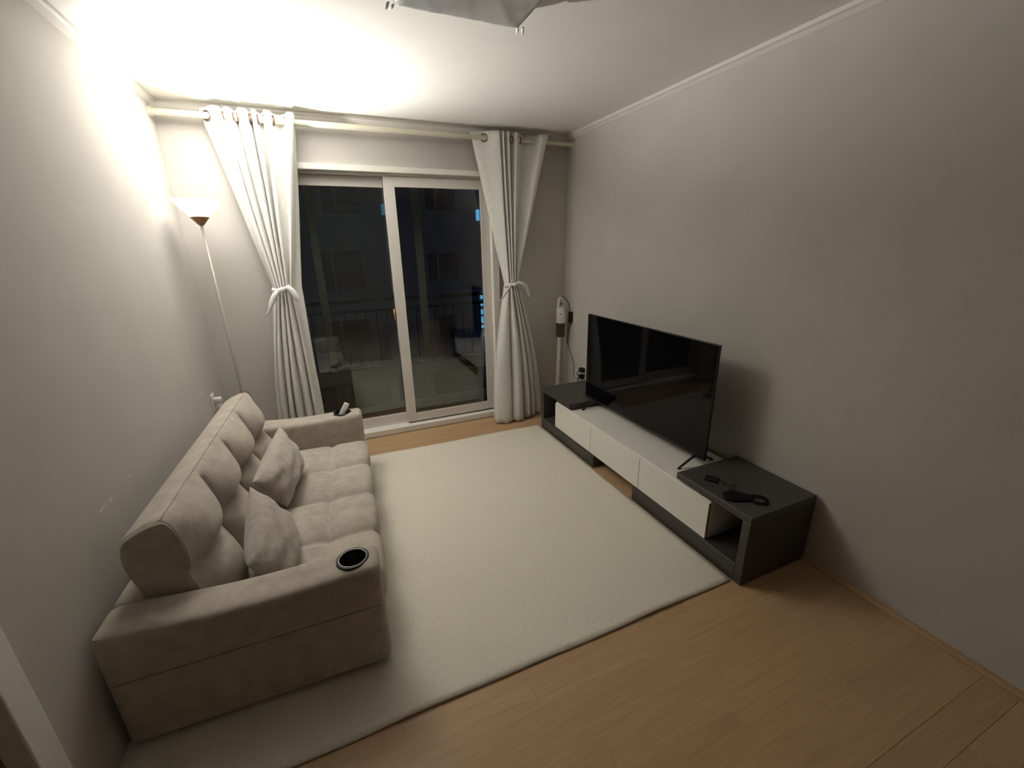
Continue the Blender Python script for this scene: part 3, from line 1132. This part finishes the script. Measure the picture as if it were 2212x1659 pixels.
dc = empty('drawer_cabinet', ((CX0 + CX1) / 2, 2.0, 0.093))
tag(dc, 'low white three-drawer cabinet carrying the television', 'cabinet')
dx = dc.location.x
Y0d, Y1d = 1.245, 2.768
bm = NB()
box(bm, CX0 + .021 - dx, CX1 - .016 - dx, Y0d - 2, Y0d + .016 - 2, 0.001, .200, .001, 1)
box(bm, CX0 + .021 - dx, CX1 - .016 - dx, Y1d - .016 - 2, Y1d - 2, 0.001, .200, .001, 1)
box(bm, CX0 + .021 - dx, CX1 - .016 - dx, Y0d + .016 - 2, Y1d - .016 - 2, 0.001, .016)
box(bm, CX1 - .030 - dx, CX1 - .016 - dx, Y0d + .016 - 2, Y1d - .016 - 2, .016, .190)
obj('body', bm, M_white, dc)
obj('top_panel', box(NB(), CX0 + .014 - dx, CX1 - .016 - dx, Y0d - .002 - 2, Y1d + .002 - 2, .2005, .2155, .001, 1), M_white, dc)
for a, b_ in ((1.243, 1.747), (1.752, 2.260), (2.265, 2.770)):
    dw = obj('drawer', box(NB(), CX0 + .004 - dx, CX0 + .0195 - dx, a - 2, b_ - 2, .004, .2055, .0012, 1), M_white, dc)
    if a < 1.3:
        obj('edge_band', box(NB(), CX0 + .0055 - dx, CX0 + .018 - dx, a - .0008 - 2, a + .0004 - 2, .006, .2035), M_edge, dw)

# ------------------------------------------------------------------ television
tv = empty('television', (1.79, 2.07, .3085))
tag(tv, 'black flat-screen television switched off, standing on the white cabinet', 'television')
ty0, ty1, tz0, tz1 = 1.482, 2.664, .3625, 1.007
oz = tv.location.z
bm = NB()
box(bm, 1.752 - 1.79, 1.768 - 1.79, ty0 - 2.07, ty1 - 2.07, tz0 - oz, tz1 - oz, .002, 2)
case = obj('casing', bm, M_black, tv)
bm = NB()
box(bm, 1.768 - 1.79, 1.806 - 1.79, ty0 + .12 - 2.07, ty1 - .12 - 2.07, tz0 + .02 - oz, tz0 + .40 - oz, .008, 2)
obj('back_cover', bm, M_black, tv)
obj('screen', box(NB(), 1.7505 - 1.79, 1.7525 - 1.79, ty0 + .006 - 2.07, ty1 - .006 - 2.07, tz0 + .016 - oz, tz1 - .006 - oz), M_screen, tv)
for yc in (1.545, 2.520):
    bm = NB()
    for xe, ze in ((1.645, .003), (1.885, .003)):
        tube(bm, [(1.765 - 1.79, yc - 2.07, tz0 + .012 - oz), (1.765 - 1.79 + (xe - 1.765) * .18, yc - 2.07, tz0 + .002 - oz), (xe - 1.79, yc - 2.07, ze + .005)], [.008, .008, .006], 8)
        box(bm, xe - .010 - 1.79, xe + .010 - 1.79, yc - .008 - 2.07, yc + .008 - 2.07, 0.0006, .006, .001, 1)
    obj('foot', bm, M_black, tv)

# ------------------------------------------------------------------ keys and face mask on the near end unit
ZT = .3605
kf = empty('car_key', (1.640, 1.322, ZT))
tag(kf, 'black car key fob with small silver keys on a ring', 'keys')
kf.rotation_euler = (0, 0, math.radians(-62))
bm = NB()
rbox(bm, (-.037, -.019, 0), (.034, .019, .013), .006, (5, 3, 2), lambda x, y, z: (x, y * (1 - .15 * max(0, x / .034)), z))
fob = obj('fob', bm, M_black, kf, smooth=True)
for bx in (-.018, -.004, .010):
    obj('button', lathe(NB(), [(0, .0138), (.0055, .0136), (.006, .0125), (0, .0125)], (bx, 0, 0), 12), M_black, fob)
obj('ring', torus(NB(), (.047, -.004, .0035), .014, .0013, (.2, .1, 1), 24, 6), M_steel, kf, smooth=True)
for ang, L, zz in ((-.7, .052, .002), (-.25, .055, .0052), (.35, .05, .0085)):
    bm = NB()
    lathe(bm, [(.004, 0), (.0105, 0), (.0105, .002), (.004, .002)], (0, 0, 0), 16, True)
    box(bm, .009, L, -.0042, .0042, 0, .002)
    for t in range(4):
        box(bm, .026 + t * .006, .029 + t * .006, -.006, -.004, 0, .002)
    k = obj('key', bm, M_steel, kf)
    k.matrix_basis = Matrix.Translation((.058, -.006, zz)) @ Matrix.Rotation(ang, 4, 'Z') @ Matrix.Rotation(-.04, 4, 'Y')

mk = empty('face_mask', (1.638, 1.142, ZT))
tag(mk, 'black cloth face mask lying folded with one ear loop open', 'face mask')
mk.rotation_euler = (0, 0, math.radians(-38))
rows = []
outline_u = 22
for j in range(13):
    v = j / 12 * 2 - 1
    r = []
    for i in range(outline_u + 1):
        u = i / outline_u
        x = -.085 + .125 * u
        wdt = .043 * (math.sin(PI * (.12 + .80 * u)) ** .6) * (1 + .15 * math.cos(3 * u))
        yy = wdt * v + .010 * math.sin(2.5 * u)
        zz = .0045 + .009 * (1 - v * v) * math.sin(PI * u) ** .7 + .0015 * math.sin(12 * u + 4 * v)
        r.append((x, yy, zz))
    rows.append(r)
bm = grid_mesh(NB(), rows)
o = obj('mask_cloth', bm, M_maskcloth, mk, smooth=True)
solidify(o, .0030, -1)
pts = spline([(.030, .024, .006), (.055, .033, .005), (.082, .028, .004), (.096, .008, .004), (.092, -.020, .004), (.070, -.028, .004), (.036, -.024, .006)], 6)
bm = NB()
rows = []
for i, p in enumerate(pts):
    a = Vector(pts[min(i + 1, len(pts) - 1)]) - Vector(pts[max(i - 1, 0)])
    s = Vector((-a.y, a.x, 0)).normalized()
    rows.append([(p[0] + s.x * w, p[1] + s.y * w, p[2] + .0006 * k) for k, w in enumerate((-.0095, 0, .0095))])
grid_mesh(bm, rows)
o = obj('ear_loop', bm, M_maskcloth, mk, smooth=True)
solidify(o, .0018)

# ================================================================== STICK VACUUM in the corner
vx, vy = 1.895, 3.325
vac = empty('stick_vacuum', (vx, vy, 0))
tag(vac, 'white cordless stick vacuum with dark dust bin standing in the corner', 'vacuum cleaner')
obj('tube', tube(NB(), [(-.030, 0, .045), (-.008, 0, .70)], .0165, 16), mat('vacuum_tube', (.80, .77, .66), .4, var=.03, vscale=20), vac, smooth=True)
bm = NB()
rbox(bm, (-.145, -.055, .002), (.085, .045, .045), .018, (5, 4, 3))
obj('floor_head', bm, M_wplastic, vac, smooth=True)
obj('dust_bin', lathe(NB(), [(0, .700), (.034, .700), (.039, .706), (.040, .775), (.0375, .778), (.0375, .790), (.041, .793), (.041, .826), (0, .826)], (0, 0, 0), 28), M_bin, vac, smooth=False)
obj('motor_body', lathe(NB(), [(0, .8265), (.0405, .8265), (.0405, .885), (.0395, .945), (.034, .962), (.014, .968), (0, .968)], (0, 0, 0), 28), M_wplastic, vac)
for c in vac.children[-2:]:
    auto_smooth(c, 40)
pts = spline([(-.022, 0, .90), (-.026, 0, .98), (-.020, 0, 1.030), (-.006, 0, 1.048), (.010, 0, 1.038), (.015, 0, 1.005), (.016, 0, .965)], 5)
h = obj('handle', tube(NB(), pts, [.0125 - .004 * i / (len(pts) - 1) for i in range(len(pts))], 10), M_wplastic, vac, smooth=True)
obj('trigger', box(NB(), .004, .016, -.006, .006, .985, 1.012, .002), M_black, h)
obj('power_button', lathe(NB(), [(0, .004), (.006, .0035), (.007, 0), (0, 0)], (0, 0, 0), 14), mat('grey_button', (.25, .25, .25), .5, var=.05), vac).matrix_basis = Matrix.Translation((-.020, -.0345, .91)) @ Matrix.Rotation(PI / 2, 4, 'X') @ Matrix.Rotation(0, 4, 'Y')

# dock on the wall with its cable looping over the handle
dk = empty('charging_dock', (XR, 3.285, .88))
tag(dk, 'black vacuum charging dock with a thin cable down to the socket', 'charging dock')
bm = NB()
rbox(bm, (-.030, -.018, -.055), (-.001, .018, .045), .006, (2, 2, 4))
obj('bracket', bm, M_black, dk, smooth=True)
pts = spline([(-.020, .005, .045), (-.028, .010, .11), (-.062, .022, .165), (-.088, .035, .178), (-.098, .040, .150)], 6)
obj('hook_cable', tube(NB(), pts, .003, 6), M_black, dk, smooth=True)
pts = spline([(-.006, .012, -.05), (-.004, .052, -.16), (-.004, .062, -.25), (-.004, .0, -.345), (-.004, -.055, -.41), (-.004, -.065, -.47), (-.005, -.066, -.545), (-.006, -.12, -.552), (-.006, -.20, -.548), (-.008, -.215, -.50)], 6)
obj('power_cable', tube(NB(), pts, .0022, 6), mat('brown_cable', (.05, .03, .02), .6, var=.1), dk, smooth=True)

so = empty('wall_outlet', (XR, 3.045, .41))
tag(so, 'white wall outlet beside the television with two black plugs in it', 'wall outlet')
obj('face_plate', box(NB(), -.008, -.0003, -.04, .04, -.06, .06, .002), M_wplastic, so)
for k, (zz, yy) in enumerate(((.036, 0), (-.026, .003))):
    ad = empty('power_adapter', (XR - .0083, 3.045 + yy, .41 + zz))
    tag(ad, ('upper' if k == 0 else 'lower') + ' black plug in the wall outlet behind the television edge', 'plug', 'black plugs in the wall outlet')
    bm = NB()
    rbox(bm, (-.048, -.024, -.020), (0, .024, .020), .010, (3, 3, 3))
    bd = obj('plug_body', bm, M_black, ad, smooth=True)
    obj('plug_cable', tube(NB(), spline([(-.044, 0, -.004), (-.060, .004, -.018), (-.058, .034 - .05 * k, -.045), (-.03, .036 - .052 * k, -.060)], 5), .003, 6), M_black, ad, smooth=True)

# plug and white cord of the floor lamp on the left wall
lp = empty('lamp_plug', (XL, 3.15, .565))
tag(lp, 'white plug and cord of the floor lamp in the left wall', 'plug')
bm = NB()
box(bm, .0004, .008, -.035, .035, -.055, .055, .002)
obj('face_plate', bm, M_wplastic, lp)
bm = NB()
rbox(bm, (.0085, -.017, -.002), (.052, .017, .030), .009, (3, 3, 3))
rbox(bm, (.020, -.015, -.048), (.044, .015, -.008), .009, (3, 3, 3))
obj('plug_body', bm, M_wplastic, lp, smooth=True)
obj('cord', tube(NB(), spline([(.040, 0, -.028), (.062, -.01, -.022), (.095, -.035, -.038), (.115, -.05, -.10), (.12, -.04, -.25), (.11, .02, -.50), (.13, .06, -.545)], 6), .0038, 8), M_wplastic, lp, smooth=True)

# ================================================================== CEILING LIGHT wrapped in film
cl = empty('ceiling_light', (.578, 1.545, H))
tag(cl, 'unlit square ceiling light still wrapped in grey plastic film', 'ceiling light')
bm = NB()
box(bm, -.225, .225, -.225, .225, -.055, -.001, .006)
obj('housing', bm, M_wplastic, cl)
n = 40
rows = []
rnd = random.Random(4)
for j in range(n + 1):
    r = []
    for i in range(n + 1):
        a, b_ = i / n * 2 - 1, j / n * 2 - 1
        e = max(abs(a), abs(b_))
        x, y = a * .243, b_ * .243
        z = -.064 - .006 * (1 - e ** 4) + .0010 * math.sin(9 * a + 3 * b_) * math.sin(7 * b_ - 2 * a) + .0005 * math.sin(21 * a - 13 * b_)
        if e > .93:
            z = -.062 + (e - .93) / .07 * .022
            x *= 1 + .0025 * math.sin(14 * b_)
            y *= 1 + .0025 * math.sin(13 * a)
        r.append((x, y, z))
    rows.append(r)
o = obj('film_wrap', grid_mesh(NB(), rows), M_film, cl, smooth=True)
solidify(o, .0012)
bm = NB()
ring_ = []
for k in range(81):
    s = k / 80 * 8
    sq = [(1, -1), (1, 0), (1, 1), (0, 1), (-1, 1), (-1, 0), (-1, -1), (0, -1), (1, -1)]
    i0 = min(int(s), 7)
    f_ = s - i0
    ring_.append((sq[i0][0] * (1 - f_) + sq[i0 + 1][0] * f_, sq[i0][1] * (1 - f_) + sq[i0 + 1][1] * f_))
grid_mesh(bm, [[(p[0] * (.2435 + .002 * math.sin(k * 1.7)), p[1] * (.2435 + .002 * math.sin(k * 1.7)), z) for k, p in enumerate(ring_)] for z in (-.040, -.02, -.0008)])
o = obj('film_side', bm, M_film, cl, smooth=True)
solidify(o, .0012)
for (sx, sy) in ((-1, 1), (1, 1), (1, -1), (-1, -1)):
    bm = NB()
    for d in (-.010, .008):
        p0 = Vector((sx * .240 - d * sx, sy * .240 + d * sy * .5, -.052))
        p1 = p0 + Vector((sx * .010, sy * .026, -.012 + d * .3))
        s = Vector((.0035, -.002 * sx, 0))
        grid_mesh(bm, [[tuple(p0 - s), tuple(p0 + s)], [tuple((p0 + p1) / 2 - s * 1.3 + Vector((0, 0, .004))), tuple((p0 + p1) / 2 + s * 1.3)], [tuple(p1 - s * .8), tuple(p1 + s * .8)]])
    o = obj('film_corner', bm, M_glint, cl, smooth=True)
    solidify(o, .0012)
